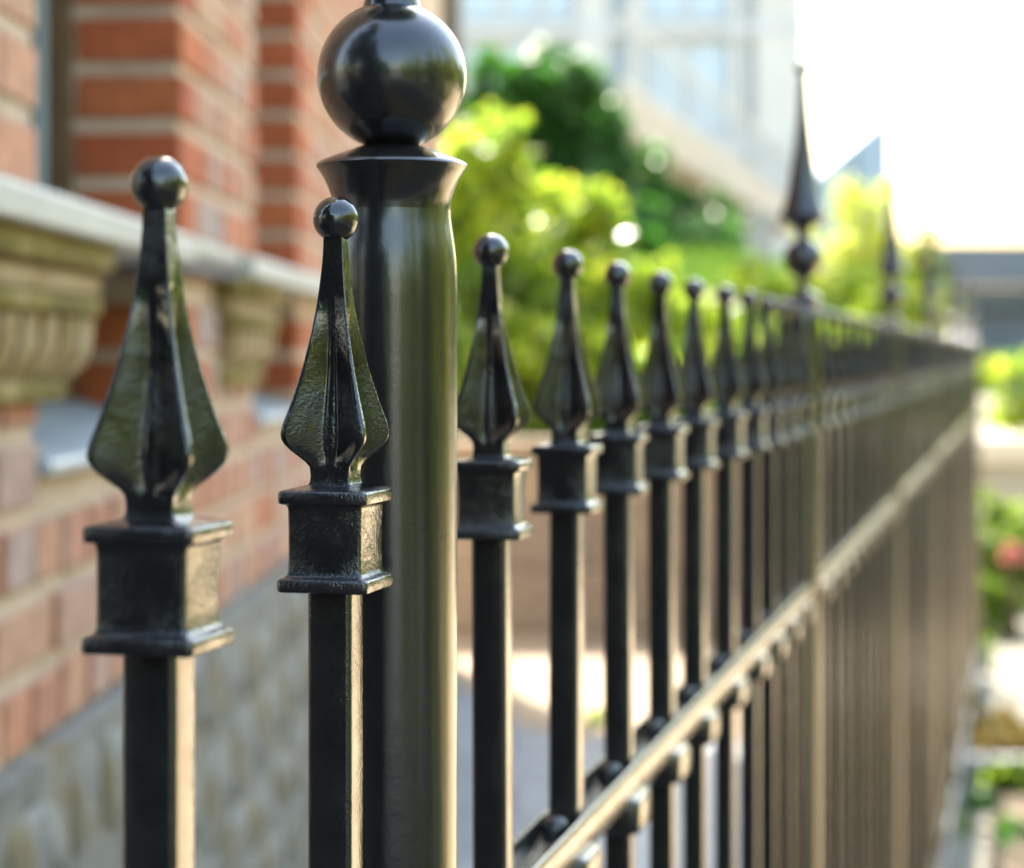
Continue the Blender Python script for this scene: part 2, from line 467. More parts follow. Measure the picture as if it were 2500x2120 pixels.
ME_FIN, ME_BALL, ME_COL, ME_KN, ME_BAR = finial_mesh(), ball_mesh(), collar_mesh(), knuckle_mesh(), bar_mesh()
for me_, mt_ in ((ME_FIN, M_SPEAR), (ME_BALL, M_BALL), (ME_COL, M_CAST), (ME_KN, M_BAR), (ME_BAR, M_BAR)):
    me_.materials.append(mt_)
RAIL_TOP = EYE - 0.200
RAIL_H = 0.0172

post_z = [0.690 + 1.258 * k for k in range(7)]
picket_z = [0.5053, 0.6341]
first = [0.8206, 0.9498, 1.0731, 1.1984, 1.3149, 1.4480, 1.5718, 1.6845, 1.790, 1.890]
picket_z += first
for k in range(1, 6):
    picket_z += [z + 1.258 * k + rng.uniform(-.004, .004) for z in first]
cosf = FD.y
def q_of(z): return (z - FZ0) / cosf

for i, z in enumerate(picket_z):
    jr = R(rng.uniform(-1.2, 1.2)) if i > 1 else 0.0
    dz = rng.uniform(-.0006, .0006) if i > 1 else 0.0
    if i == 2:
        jr = R(1.6)
    lean = (R(rng.uniform(-.25, .25)), R(rng.uniform(-.25, .25))) if i > 1 else (0, 0)
    pk = mesh_obj('picket', ME_BAR, None, fence, (-math.sin(lean[1]) * RAIL_TOP, q_of(z) + math.sin(lean[0]) * RAIL_TOP, dz), (lean[0], lean[1], jr))
    mesh_obj('finial', ME_FIN, None, pk, (0, 0, Z_COL))
    mesh_obj('ball', ME_BALL, None, pk, (0, 0, Z_COL + 0.0790), (0, 0, rng.uniform(0, 6)))
    mesh_obj('collar', ME_COL, None, pk, (0, 0, Z_COL), (0, 0, R(rng.choice((0, 90, 180, 270)))))
    mesh_obj('knuckle', ME_KN, None, pk, (0, 0, RAIL_TOP - RAIL_H + 0.0003))

q0, q1 = q_of(0.36), q_of(8.24)
def channel_mesh(name, ztop):
    """an upward open channel that the pickets pass through"""
    o_, t_, f_, zb = 0.0103, 0.0024, 0.0075, ztop - RAIL_H
    pr = [(-o_, zb + .001), (-o_ + .001, zb), (o_ - .001, zb), (o_, zb + .001), (o_, ztop - .0008), (o_ - .0008, ztop), (o_ - t_ + .0006, ztop), (o_ - t_, ztop - .0006),
          (o_ - t_, ztop - f_), (-o_ + t_, ztop - f_), (-o_ + t_, ztop - .0006), (-o_ + t_ - .0006, ztop), (-o_ + .0008, ztop), (-o_, ztop - .0008)]
    bm = bmesh.new()
    ra = [bm.verts.new((x, q0, z)) for x, z in pr]
    rb = [bm.verts.new((x, q1, z)) for x, z in pr]
    bm.faces.new(ra); bm.faces.new(rb)
    for a_ in range(len(pr)):
        c_ = (a_ + 1) % len(pr)
        bm.faces.new((ra[a_], ra[c_], rb[c_], rb[a_]))
    return finish(bm, name, 50)
rail = mesh_obj('rail', channel_mesh('rail', RAIL_TOP), M_BAR, fence)
rail_low = mesh_obj('rail', channel_mesh('lower_rail', 0.235), M_BAR, fence)
ME_RIV = lathe([(0.0058, 0.0), (0.0058, 0.0045), (0.0050, 0.0070), (0.0034, 0.0086), (0.0016, 0.0093), (0.0001, 0.0095)], 'rivet', 20, 60)
ME_RIV.materials.append(M_CAST)
for z in picket_z:
    mesh_obj('rivet', ME_RIV, None, rail, (-0.0012, q_of(z) - 0.0165, RAIL_TOP - 0.0077))

# posts: the nearest is a stouter end post with a bigger ball
def build_post(z, big):
    p = EYE
    if big:
        tube = [(0.0209, 0.12), (0.0209, p - 0.2), (0.0209, p + 0.018), (0.0208, p + 0.024), (0.02055, p + 0.029), (0.0202, p + 0.033), (0.01965, p + 0.037), (0.0191, p + 0.0405), (0.0187, p + 0.0435), (0.01855, p + 0.0460)]
        cap = [(0.0150, p + 0.0456), (0.01853, p + 0.0458), (0.01862, p + 0.0475), (0.0189, p + 0.0492), (0.0194, p + 0.0510), (0.0203, p + 0.0535), (0.0214, p + 0.0560), (0.0229, p + 0.0584), (0.0238, p + 0.0596),
               (0.02405, p + 0.0603), (0.0236, p + 0.0611), (0.0220, p + 0.0620), (0.0170, p + 0.0640), (0.0120, p + 0.0658), (0.0088, p + 0.0669), (0.006, p + 0.0675)]
        sph = ball_prof(0.0237, p + 0.0889, 40)
        s0, k = p + 0.1095, 1.44
    else:
        tube = [(0.0148, 0.12), (0.0148, p + 0.030), (0.0145, p + 0.035), (0.0135, p + 0.040), (0.012, p + 0.043)]
        cap = [(0.010, p + 0.040), (0.0125, p + 0.043), (0.0138, p + 0.047), (0.0152, p + 0.0515), (0.0154, p + 0.0525), (0.0146, p + 0.0535), (0.0090, p + 0.0562), (0.0052, p + 0.0590), (0.0046, p + 0.0625), (0.0052, p + 0.066), (0.0066, p + 0.0715), (0.004, p + 0.074)]
        sph = ball_prof(0.0182, p + 0.0872, 28)
        s0, k = p + 0.1020, 1.0
    po = mesh_obj('post', lathe(tube, 'post', 64, 60), M_POST, fence, (0, q_of(z), 0))
    mesh_obj('post_cap', lathe(cap, 'post_cap', 64, 35), M_POST, po)
    mesh_obj('post_ball', lathe(sph, 'post_ball', 64, 80), M_POST, po)
    sp = [(0.0050, 0.0), (0.0042, 0.004), (0.0040, 0.0085), (0.0052, 0.0120), (0.0095, 0.0160), (0.0140, 0.0200), (0.0156, 0.0225), (0.0157, 0.0240), (0.0150, 0.0262), (0.0136, 0.0300), (0.0122, 0.0370),
          (0.0107, 0.0440), (0.0086, 0.0620), (0.0060, 0.0870), (0.0040, 0.1130), (0.0030, 0.1380), (0.0025, 0.1500), (0.0026, 0.1514), (0.0043, 0.1530), (0.0050, 0.1560), (0.0045, 0.1588), (0.0026, 0.1608), (0.0002, 0.1613)]
    if big:
        sp = [(0.0075, -0.002)] + sp[2:]
    fat = 1.0 if big else 1.38
    mesh_obj('spike', lathe([(r * k * fat, h * k) for r, h in sp], 'spike', 40, 40), M_POST, po, (0, 0, s0))
    return po
big = build_post(post_z[0], True)
big['label'] = 'stout round end post with an oversized ball'
small = build_post(post_z[1], False)
for z in post_z[2:]:
    c = small.copy(); C.objects.link(c); c.parent = fence
    c.location = (0, q_of(z), 0)
    for ch in small.children:
        d = ch.copy(); C.objects.link(d); d.parent = c

# the stone curb it stands in
o = mesh_obj('stone_curb', box_mesh('stone_curb', -0.10, 0.014, q_of(0.2), q_of(8.4), 0.0, 0.12, 0.012, 2), M_CURB, None, (FX0, FZ0, 0), (0, 0, -math.atan(0.23864)))
tag(o, 'low pale stone curb carrying the black iron railing', 'curb')

# ------------------------------------------------------------------ brick building
BR = math.atan(0.025)
bld = empty('brick_building', (-0.5015, 0, 0), -BR)
tag(bld, 'red brick building with pale stone sills and a grey rubble base', 'building')
# local frame: x = out of the wall (t), y = along the wall (s), z up
W1, W2 = (2.06, 2.82), (3.50, 4.05)
def core(name, s0, s1, t0, t1, h0, h1, mat=M_MORTAR):
    return mesh_obj(name, box_mesh(name, t0, t1, s0, s1, EYE + h0, EYE + h1), mat, bld)
HT = 7.0
def join_boxes(name, boxes, mat):
    bm = bmesh.new()
    for s0, s1, t0, t1, h0, h1 in boxes:
        add_box(bm, t0, t1, s0, s1, EYE + h0, EYE + h1)
    return mesh_obj(name, finish(bm, name), mat, bld)
join_boxes('wall', [
    (0.7, 8.8, -4.0, -0.25, -EYE, HT),
    (0.7, W1[0] - 0.006, -0.249, -0.006, -0.372, HT), (W1[1] + 0.006, W2[0] - 0.006, -0.249, -0.006, -0.372, HT), (W2[1] + 0.006, 8.8, -0.249, -0.006, -0.372, HT),
    (W1[0] - 0.005, W1[1] + 0.005, -0.249, -0.009, -0.372, -0.115), (W2[0] - 0.005, W2[1] + 0.005, -0.249, -0.009, -0.372, -0.115),
    (W1[0] - 0.005, W1[1] + 0.005, -0.249, -0.009, 1.6, HT), (W2[0] - 0.005, W2[1] + 0.005, -0.249, -0.009, 1.6, HT)], M_MORTAR)
for w_ in (W1, W2):
    join_boxes('apron_panel', [(w_[0] - 0.004, w_[1] + 0.004, -0.248, -0.135, -0.113, 0.11)], M_TIMBER)

_bc = {}
def brick_mesh(ls, lt, lh, var):
    key = (round(ls, 3), round(lt, 3), round(lh, 3), var)
    if key not in _bc:
        bm = bmesh.new()
        add_box(bm, -lt, 0, 0, ls, 0, lh)
        r_ = random.Random(hash(key) & 0xffff)
        bmesh.ops.recalc_face_normals(bm, faces=bm.faces)
        bmesh.ops.bevel(bm, geom=bm.edges[:], offset=0.003, segments=1, affect='EDGES')
        for v in bm.verts:
            v.co += Vector((r_.uniform(-.0012, .0012), r_.uniform(-.0015, .0015), r_.uniform(-.0012, .0012)))
        _bc[key] = finish(bm, 'brick', 30)
    return _bc[key]

stuff_boxes = []
n_brick = 0
def lay(s, ls, k, lt=0.1025, mat=M_BRICK, t=0.0):
    """one brick; visible ones are objects, the rest are joined"""
    global n_brick
    h = 0.075 * k + 0.0085
    if ls < 0.03: return
    seen = 1.55 < s < 5.6 and -5 <= k <= 9
    if seen and n_brick < 292:
        me = brick_mesh(ls, lt, 0.058, rng.randrange(3))
        if not me.materials: me.materials.append(mat)
        if me.materials[0] != mat:
            me = me.copy(); me.materials.clear(); me.materials.append(mat)
        mesh_obj('brick', me, None, bld, (t + rng.uniform(-.0015, .0015), s, EYE + h))
        n_brick += 1
    else:
        stuff_boxes.append((s, s + ls, t - lt, t + rng.uniform(-.0015, .0015), h, h + 0.058))

def run(s0, s1, k, left_corner=None, right_corner=None):
    """courses between s0 and s1 in English bond"""
    J = 0.016
    s = s0
    L = 0.1025 if k % 2 else 0.215
    while s < s1 - 0.02:
        l = min(L, s1 - s)
        if s1 - (s + l) < 0.05: l = s1 - s
        lay(s, l, k)
        s += l + J

for k in range(-5, 16):
    def seg(s0, s1, rev):
        run(max(s0, 0.75), s1, k)
    # jamb quoins facing the camera: full reveal depth, deeper red than the wall bricks
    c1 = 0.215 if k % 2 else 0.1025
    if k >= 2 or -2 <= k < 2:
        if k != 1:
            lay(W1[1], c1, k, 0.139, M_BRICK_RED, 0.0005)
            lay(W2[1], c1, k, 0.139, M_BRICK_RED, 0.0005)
        seg(0.75, W1[0], 0)
        if k != 1:
            seg(W1[1] + c1 + 0.016, W2[0], 0)
            seg(W2[1] + c1 + 0.016, 8.79, 0)
    else:
        seg(0.75, 8.79, 0)
bm = bmesh.new()
for s0, s1, t0, t1, h0, h1 in stuff_boxes:
    add_box(bm, t0, t1, s0, s1, EYE + h0, EYE + h1)
tag(mesh_obj('brick', finish(bm, 'brick_rest'), M_BRICK, bld), kind='stuff')

# windows
for (s0, s1) in (W1, W2):
    bm = bmesh.new()
    for bx in ((s1 - 0.045, s1 - 0.001, -0.165, -0.141), (s0 + 0.001, s0 + 0.045, -0.165, -0.141)):
        add_box(bm, bx[2], bx[3], bx[0], bx[1], EYE + 0.14, EYE + 1.6)
    add_box(bm, -0.165, -0.141, s0 + 0.045, s1 - 0.045, EYE + 1.55, EYE + 1.6)
    w = mesh_obj('window', finish(bm, 'window'), M_TIMBER, bld)
    bm = bmesh.new()
    for a_, b2 in ((s0 + 0.005, s0 + 0.06), (s1 - 0.06, s1 - 0.005)):
        add_box(bm, -0.182, -0.1655, a_, b2, EYE + 0.14, EYE + 1.55)
    add_box(bm, -0.182, -0.1655, s0 + 0.06, s1 - 0.06, EYE + 0.14, EYE + 0.2)
    add_box(bm, -0.182, -0.1655, s0 + 0.06, s1 - 0.06, EYE + 0.82, EYE + 0.86)
    mesh_obj('sash', finish(bm, 'sash'), M_SASH, w)
    mesh_obj('pane', box_mesh('pane', -0.178, -0.172, s0 + 0.06, s1 - 0.06, EYE + 0.2, EYE + 1.55), M_GLASS, w)

# sills, with a weathered slope to the frame, and the course linking them
def sill(s0, s1):
    bm = bmesh.new()
    prof = [(-0.20, 0.113), (0.048, 0.113), (0.050, 0.116), (0.050, 0.139), (0.044, 0.146), (-0.02, 0.155), (-0.20, 0.170)]
    ra = [bm.verts.new((t, s0, EYE + h)) for t, h in prof]
    rb = [bm.verts.new((t, s1, EYE + h)) for t, h in prof]
    bm.faces.new(ra); bm.faces.new(rb)
    for i in range(len(prof)):
        j = (i + 1) % len(prof)
        bm.faces.new((ra[i], ra[j], rb[j], rb[i]))
    return mesh_obj('sill', finish(bm, 'sill', 25), M_STONE_PALE, bld)
sill(W1[0] - 1.2, W1[1] - 0.18)
sill(W2[0] - 0.36, W2[1] + 1.9)
mesh_obj('string_course', box_mesh('string_course', -0.10, 0.030, W1[1] - 0.179, W2[0] - 0.361, EYE + 0.128, EYE + 0.150, 0.004), M_STONE_PALE, bld)
mesh_obj('drip_slate', box_mesh('drip_slate', -0.10, 0.026, W1[1] - 0.179, W2[0] - 0.361, EYE + 0.106, EYE + 0.1275, 0.003), M_SLATE_DARK, bld)

# carved mossy courses and little corbels below the sills, beside each recess
def corbel_group(s_edge, ln):
    mesh_obj('corbel_course', box_mesh('corbel_course', -0.10, 0.036, s_edge - ln, s_edge + 0.16, EYE + 0.084, EYE + 0.1125, 0.006, 2), M_STONE_MOSS, bld)
    mesh_obj('corbel_course', box_mesh('corbel_course', -0.10, 0.022, s_edge - ln, s_edge + 0.16, EYE + 0.060, EYE + 0.0835, 0.006, 2), M_STONE_BUFF, bld)
    mesh_obj('corbel_course', box_mesh('corbel_course', -0.10, 0.030, s_edge - ln, s_edge + 0.13, EYE + 0.038, EYE + 0.0595, 0.008, 2), M_STONE_MOSS, bld)
    n = int((ln + 0.13) / 0.075)
    for i in range(n):
        s = s_edge + 0.12 - 0.075 * i
        bm = bmesh.new()
        pr = [(0.0, -0.022), (0.012, -0.010), (0.02, 0.01), (0.022, 0.037), (-0.10, 0.037), (-0.10, -0.022)]
        ra = [bm.verts.new((t, s - 0.052, EYE + h)) for t, h in pr]
        rb = [bm.verts.new((t, s, EYE + h)) for t, h in pr]
        bm.faces.new(ra); bm.faces.new(rb)
        for a_ in range(len(pr)):
            c_ = (a_ + 1) % len(pr)
            bm.faces.new((ra[a_], ra[c_], rb[c_], rb[a_]))
        mesh_obj('corbel', finish(bm, 'corbel', 30), M_STONE_BUFF, bld)
    mesh_obj('corbel_course', box_mesh('corbel_course', -0.10, 0.016, s_edge - ln, s_edge + 0.03, EYE - 0.044, EYE - 0.0225, 0.006, 2), M_STONE_MOSS, bld)
corbel_group(W1[0] + 0.02, 0.75)
corbel_group(W2[0] - 0.05, 0.34)

# sloping slates at the foot of the recesses
for (s0, s1) in (W1, W2):
    bm = bmesh.new()
    pr = [(-0.135, -0.058), (0.012, -0.100), (0.016, -0.106), (0.014, -0.114), (-0.135, -0.114)]
    ra = [bm.verts.new((t, s0 - 0.01, EYE + h)) for t, h in pr]
    rb = [bm.verts.new((t, s1 - 0.001, EYE + h)) for t, h in pr]
    bm.faces.new(ra); bm.faces.new(rb)
    for i in range(len(pr)):
        j = (i + 1) % len(pr)
        bm.faces.new((ra[i], ra[j], rb[j], rb[i]))
    mesh_obj('weathering_slate', finish(bm, 'weathering_slate', 25), M_SLATE, bld)

# rubble base: irregular stones proud of a mortar bed
join_boxes('plinth', [(0.7, 8.78, -0.249, 0.022, -EYE, -0.3725)], M_RUBBLE_MORTAR)
def stone_mesh(ls, lh, seed):
    r_ = random.Random(seed)
    bm = bmesh.new()
    bmesh.ops.create_icosphere(bm, subdivisions=2, radius=1.0)
    for v in bm.verts:
        c = v.co
        # superellipsoid, so that the stone is blocky
        e = 0.5
        c.x = math.copysign(abs(c.x) ** e, c.x); c.y = math.copysign(abs(c.y) ** e, c.y); c.z = math.copysign(abs(c.z) ** e, c.z)
        c *= 1 + r_.uniform(-.13, .13)
        v.co = Vector((c.x * 0.019, c.y * ls / 2, c.z * lh / 2))
    return finish(bm, 'rubble_stone', 60)
h = -0.380
row = 0
while h > -1.2:
    lh = rng.uniform(0.10, 0.16)
    s = 0.9 + rng.uniform(0, .1)
    while s < 5.6:
        ls = rng.choice((0.10, 0.14, 0.19, 0.26, 0.34)) * rng.uniform(.9, 1.1)
        jh = rng.uniform(-.03, .012)
        me = stone_mesh(ls - 0.012, lh * rng.uniform(.8, 1.12) - 0.008, rng.randrange(10 ** 6))
        me.materials.append(M_RUBBLE)
        o = mesh_obj('rubble_stone', me, None, bld, (0.010, s + ls / 2, EYE + h - lh / 2 + jh), (R(rng.uniform(-6, 6)), 0, 0))
        s += ls
    h -= lh
    row += 1

# ------------------------------------------------------------------ far setting
def tapered(bm, p0, p1, r0, r1, n=8):
    d = (Vector(p1) - Vector(p0)).normalized()
    a_ = d.orthogonal().normalized(); b2 = d.cross(a_)
    ra = [bm.verts.new(Vector(p0) + a_ * r0 * math.cos(2 * math.pi * k / n) + b2 * r0 * math.sin(2 * math.pi * k / n)) for k in range(n)]
    rb = [bm.verts.new(Vector(p1) + a_ * r1 * math.cos(2 * math.pi * k / n) + b2 * r1 * math.sin(2 * math.pi * k / n)) for k in range(n)]
    for i in range(n):
        j = (i + 1) % n
        bm.faces.new((ra[i], ra[j], rb[j], rb[i]))
    bm.faces.new(rb)

def leaves_mesh(name, blobs, n, size, seed, up=0.35, shell=0.55):
    """blobs: list of (centre, radii); n leaves spread through their volumes, gathered in clumps"""
    g = np.random.default_rng(seed)
    sub = []
    for c0, r0 in blobs:                        # every mass is broken into uneven sprays
        sub.append((c0, tuple(0.62 * q for q in r0)))
        for _ in range(16):
            d0 = g.normal(size=3); d0 /= np.linalg.norm(d0)
            k0 = g.uniform(0.16, 0.42)
            sub.append((tuple(c0[i] + d0[i] * r0[i] * g.uniform(0.5, 1.15) for i in range(3)), tuple(q * k0 * g.uniform(.8, 1.25) for q in r0)))
    blobs = sub
    vol = np.array([b_[1][0] * b_[1][1] * b_[1][2] for b_ in blobs]) ** 0.75
    pick = g.choice(len(blobs), n, p=vol / vol.sum())
    cen = np.array([b_[0] for b_ in blobs])[pick]
    rad = np.array([b_[1] for b_ in blobs])[pick]
    # clumps: every leaf belongs to one of some twig centres
    ntw = max(8, n // 24)
    tw = g.normal(size=(ntw, 3)); tw /= np.linalg.norm(tw, axis=1)[:, None]
    tw *= (shell + (1 - shell) * g.random((ntw, 1))) * g.uniform(.82, 1.08, (ntw, 1))
    d = tw[g.integers(0, ntw, n)] + g.normal(scale=0.12, size=(n, 3))
    pos = cen + d * rad
    nrm = d + g.normal(scale=0.7, size=(n, 3)) + np.array([0, 0, up])
    nrm /= np.linalg.norm(nrm, axis=1)[:, None]
    t = np.cross(nrm, g.normal(size=(n, 3))); t /= np.linalg.norm(t, axis=1)[:, None]
    bt = np.cross(nrm, t)
    s = size * g.uniform(0.45, 1.5, (n, 1))
    v = np.empty((n, 4, 3))
    v[:, 0] = pos - t * s
    v[:, 1] = pos + bt * s * 0.55 + nrm * s * 0.12
    v[:, 2] = pos + t * s
    v[:, 3] = pos - bt * s * 0.55 + nrm * s * 0.12
    me = bpy.data.meshes.new(name)
    me.vertices.add(n * 4); me.loops.add(n * 4); me.polygons.add(n)
    me.vertices.foreach_set('co', v.reshape(-1))
    me.loops.foreach_set('vertex_index', np.arange(n * 4, dtype=np.int32))
    me.polygons.foreach_set('loop_start', np.arange(0, n * 4, 4, dtype=np.int32))
    me.polygons.foreach_set('loop_total', np.full(n, 4, dtype=np.int32))
    me.update(calc_edges=True)
    me.validate()
    return me

def shrub(name, base, blobs, n, size, mat, label, cat='shrub', group=None, seed=1):
    """blobs relative to base"""
    e = empty(name, base)
    tag(e, label, cat, group)
    mesh_obj('foliage', leaves_mesh('foliage', blobs, n, size, seed), mat, e)
    bm = bmesh.new()
    for c, r_ in blobs:
        for _ in range(2):
            tapered(bm, (rng.uniform(-.04, .04), rng.uniform(-.04, .04), 0), (c[0] + rng.uniform(-.4, .4) * r_[0], c[1], c[2] + rng.uniform(-.2, .4) * r_[2]), 0.018, 0.006, 5)
    mesh_obj('stem', finish(bm, 'stem', 40), M_STEM, e)
    return e

def tree(name, base, trunk_h, tr, blobs, n, size, mat, label, group=None, seed=1):
    e = empty(name, base)
    tag(e, label, 'tree', group)
    bm = bmesh.new()
    tapered(bm, (0, 0, 0), (0.03, 0.02, trunk_h * 0.5), tr, tr * 0.8)
    tapered(bm, (0.03, 0.02, trunk_h * 0.5), (0, 0, trunk_h), tr * 0.8, tr * 0.6)
    for c, r_ in blobs:
        for _ in range(2):
            tapered(bm, (0, 0, trunk_h * rng.uniform(.7, .98)), (c[0] + rng.uniform(-.5, .5) * r_[0], c[1] + rng.uniform(-.5, .5) * r_[1], c[2] + rng.uniform(-.3, .5) * r_[2]), tr * 0.45, tr * 0.1, 6)
    mesh_obj('trunk', finish(bm, 'trunk', 40), M_STEM, e)
    mesh_obj('crown', leaves_mesh('crown', blobs, n, size, seed), mat, e)
    return e

def at(xd, yd, z):
    """ground-plan point and height of something seen at that place and known to be z metres away"""
    return Vector(((xd - 1040) / 4400 * z, z, EYE + (722 - yd) / 4400 * z))

# planted bank behind a sandstone retaining wall
bm = bmesh.new()
g = random.Random(5)
NX, NY = 26, 24
def bank_h(x, y):
    f = (y - 9.95) / 14.0
    h_ = EYE - 0.42 + 1.5 * min(max(f, 0), 1.0)
    edge = min(0.2386 * y - 1.5, 2.5) - x
    return max(-0.05, min(h_, h_ if edge > 0 else h_ + edge * 1.1))
vv = []
for j in range(NY + 1):
    y = 9.95 + (27 - 9.95) * (j / NY) ** 1.4
    xr = min(0.2386 * y - 1.5, 2.5) + 1.9
    row_ = []
    for i in range(NX + 1):
        x = -9 + (xr + 9) * i / NX
        row_.append(bm.verts.new((x, y, bank_h(x, y) + g.uniform(-.03, .03) * (1 if 0 < i < NX else 0))))
    vv.append(row_)
for j in range(NY):
    for i in range(NX):
        bm.faces.new((vv[j][i], vv[j][i + 1], vv[j + 1][i + 1], vv[j + 1][i]))
bank = mesh_obj('grass_bank', finish(bm, 'grass_bank', 60), M_LAWN)
tag(bank, kind='structure')

gq = np.random.default_rng(9)
gv, gf = [], []
for _ in range(15000):
    y = float(gq.uniform(10.2, 26.5)); x = float(gq.uniform(-2.5, min(0.2386 * y - 1.3, 2.7)))
    z = bank_h(x, y) - 0.02
    an = float(gq.uniform(0, 6.28)); w_ = 0.012 + 0.0009 * y; h_ = float(gq.uniform(0.08, 0.2))
    dx, dy = math.cos(an) * w_, math.sin(an) * w_
    n0 = len(gv)
    gv += [(x - dx, y - dy, z), (x + dx, y + dy, z), (x + float(gq.normal(0, .06)), y + float(gq.normal(0, .06)), z + h_)]
    gf.append((n0, n0 + 1, n0 + 2))
me = bpy.data.meshes.new('grass'); me.from_pydata(gv, [], gf)
tag(mesh_obj('grass', me, M_LEAF_GRASS), 'bright green grass growing on the bank', kind='stuff')

rw = empty('retaining_wall', (0, 9.7, 0))
tag(rw, 'tan sandstone retaining wall below the planted bank, seen between pickets', 'wall')
mesh_obj('wall_core', box_mesh('wall_core', -6.0, 1.52, 0.02, 0.24, 0, 0.80), M_MORTAR, rw)
k = 0
zc = 0.012
for hh in (0.28, 0.26, 0.24):
    x = -2.4 + (k % 2) * -0.2
    while x < 1.5:
        ln = rng.uniform(0.34, 0.52)
        x1 = min(x + ln, 1.52)
        me = box_mesh('block', x + 0.006, x1 - 0.006, rng.uniform(-.012, 0.004), 0.06, zc, zc + hh - 0.012, 0.012)
        mesh_obj('block', me, M_SANDSTONE, rw)
        x = x1
    zc += hh
    k += 1
mesh_obj('coping', box_mesh('coping', -6.0, 1.54, -0.04, 0.28, 0.80, 0.87, 0.012), M_SANDSTONE, rw)

# shrubs on the bank
def bush(xd, yd, z, rx, ry, n, size, mat, label, name='shrub', seed=1, extra=(), group=None, cat='shrub'):
    """crown centre at (xd, yd); rx, ry in metres; rooted on the ground below"""
    c = at(xd, yd, z)
    gz = bank_h(c.x, c.y) if z > 9.95 else 0.0
    base = Vector((c.x, c.y, gz - 0.02))
    rel = c - base
    bl = [((rel.x, 0, rel.z), (rx, rx * 0.8, ry))]
    for dx, dz, k in extra:
        bl.append(((rel.x + dx, rng.uniform(-.1, .1), rel.z + dz), (rx * k, rx * k * 0.8, ry * k)))
    return shrub(name, base, bl, n, size, mat, label, cat, group, seed)

bush(960, 420, 11.4, 0.44, 0.50, 2600, 0.045, M_LEAF_YELLOW, 'tall yellow green shrub just right of the stout near post', seed=11, extra=((0.10, 0.24, .6), (-.28, -.1, .7), (.2, -.3, .7)))
bush(1165, 520, 11.8, 0.32, 0.38, 1900, 0.045, M_LEAF_YELLOW, 'yellow shrub in front of the dark tree, second along the bank', seed=12, extra=((0.1, 0.12, .6), (-.2, -.2, .7)))
bush(900, 740, 10.7, 0.36, 0.32, 1500, 0.045, M_LEAF_MID, 'green shrub low against the post at the left end of the bank', seed=13, extra=((.25, -.05, .7),))
bush(1060, 770, 10.5, 0.34, 0.28, 1500, 0.045, M_LEAF_YELLOW, 'bright shrub on the wall top behind the third and fourth pickets', seed=14, extra=((.2, .12, .7), (-.22, 0, .7)))
bush(1210, 790, 10.6, 0.30, 0.24, 1200, 0.04, M_LEAF_YELLOW, 'bright shrub on the wall top behind the fifth picket', seed=15, extra=((.2, .05, .8),))
bush(1370, 700, 12.6, 0.40, 0.30, 1500, 0.045, M_LEAF_YELLOW, 'low yellow shrub behind the seventh picket ball', seed=16, extra=((.3, -.05, .8), (-.3, -.05, .7)))
bush(1500, 630, 15.5, 0.45, 0.36, 1500, 0.05, M_LEAF_YELLOW, 'yellow shrub left of the second post, below the pale pillar', seed=17, extra=((.4, -.1, .8),))
bush(1270, 640, 14.0, 0.42, 0.30, 1300, 0.05, M_LEAF_MID, 'mid green shrub rising between the yellow ones on the bank', seed=18, extra=((.3, 0, .8),))
bush(1750, 610, 17.5, 0.62, 0.42, 1800, 0.05, M_LEAF_YELLOW, 'yellow green shrub between the second and third posts', seed=19, extra=((.35, -.05, .8), (-.35, -.1, .7)))

bush(985, 640, 11.0, 0.34, 0.34, 1700, 0.04, M_LEAF_MID, 'mid green shrub under the tall yellow one by the near post', seed=20, extra=((.2, .1, .8), (-.2, 0, .8)))
bush(1120, 660, 11.3, 0.36, 0.34, 1900, 0.04, M_LEAF_YELLOW, 'yellow green shrub above the fourth picket spear', seed=21, extra=((.25, .1, .8), (-.2, .15, .7)))
bush(1240, 640, 12.2, 0.30, 0.26, 1200, 0.04, M_LEAF_YELLOW, 'loose yellow green shrub above the fifth picket ball', seed=22, extra=((.2, .1, .8),))
bush(1330, 780, 11.2, 0.32, 0.22, 1200, 0.04, M_LEAF_YELLOW, 'low bright shrub behind the sixth and seventh picket spears', seed=23, extra=((.3, 0, .9),))
bush(1600, 690, 13.6, 0.42, 0.26, 1400, 0.045, M_LEAF_YELLOW, 'low yellow green shrub behind the foot of the second post cap', seed=24, extra=((.4, 0, .9),))
# trees on and behind the bank
c = at(1120, 290, 26)
B0 = bank_h(c.x, c.y)
def up(xd, yd, r_):
    q = at(xd, yd, 26)
    return ((q.x - c.x, rng.uniform(-.2, .2), q.z - B0), (r_, r_ * .9, r_))
tree('broadleaf_tree', (c.x, c.y, B0 - 0.02), 0.9, 0.10, [up(1060, 170, .55), up(1130, 190, .55), up(1010, 260, .6), up(1110, 290, .75), up(1200, 290, .6), up(1040, 380, .7), up(1150, 400, .75), up(1240, 390, .6), up(1280, 450, .5), up(990, 460, .7), up(1100, 480, .8)],
     13000, 0.085, M_LEAF_DARK, 'dark green tree behind the yellow shrubs, right of the near post ball', seed=31)
c = at(905, 300, 23)
tree('broadleaf_tree', (c.x, c.y, bank_h(c.x, c.y) - 0.02), 4.6, 0.16, [((0.2, 0, 6.6), (2.0, 1.8, 1.6)), ((1.5, .4, 7.4), (1.5, 1.5, 1.5)), ((-1.5, .2, 6.4), (1.5, 1.4, 1.3)), ((0.3, 0, 8.4), (1.8, 1.6, 1.3)), ((0.0, -.2, 4.75), (.38, .5, .6)), ((-.9, 0, 4.9), (.7, .6, .8)), ((2.6, .2, 7.3), (1.3, 1.2, 1.1)), ((3.4, .4, 8.0), (1.2, 1.1, 1.1))],
     9000, 0.12, M_LEAF_MID, 'tall green tree, its lowest twigs at the top edge beside the near post spike', seed=32)
c = at(1770, 500, 36)
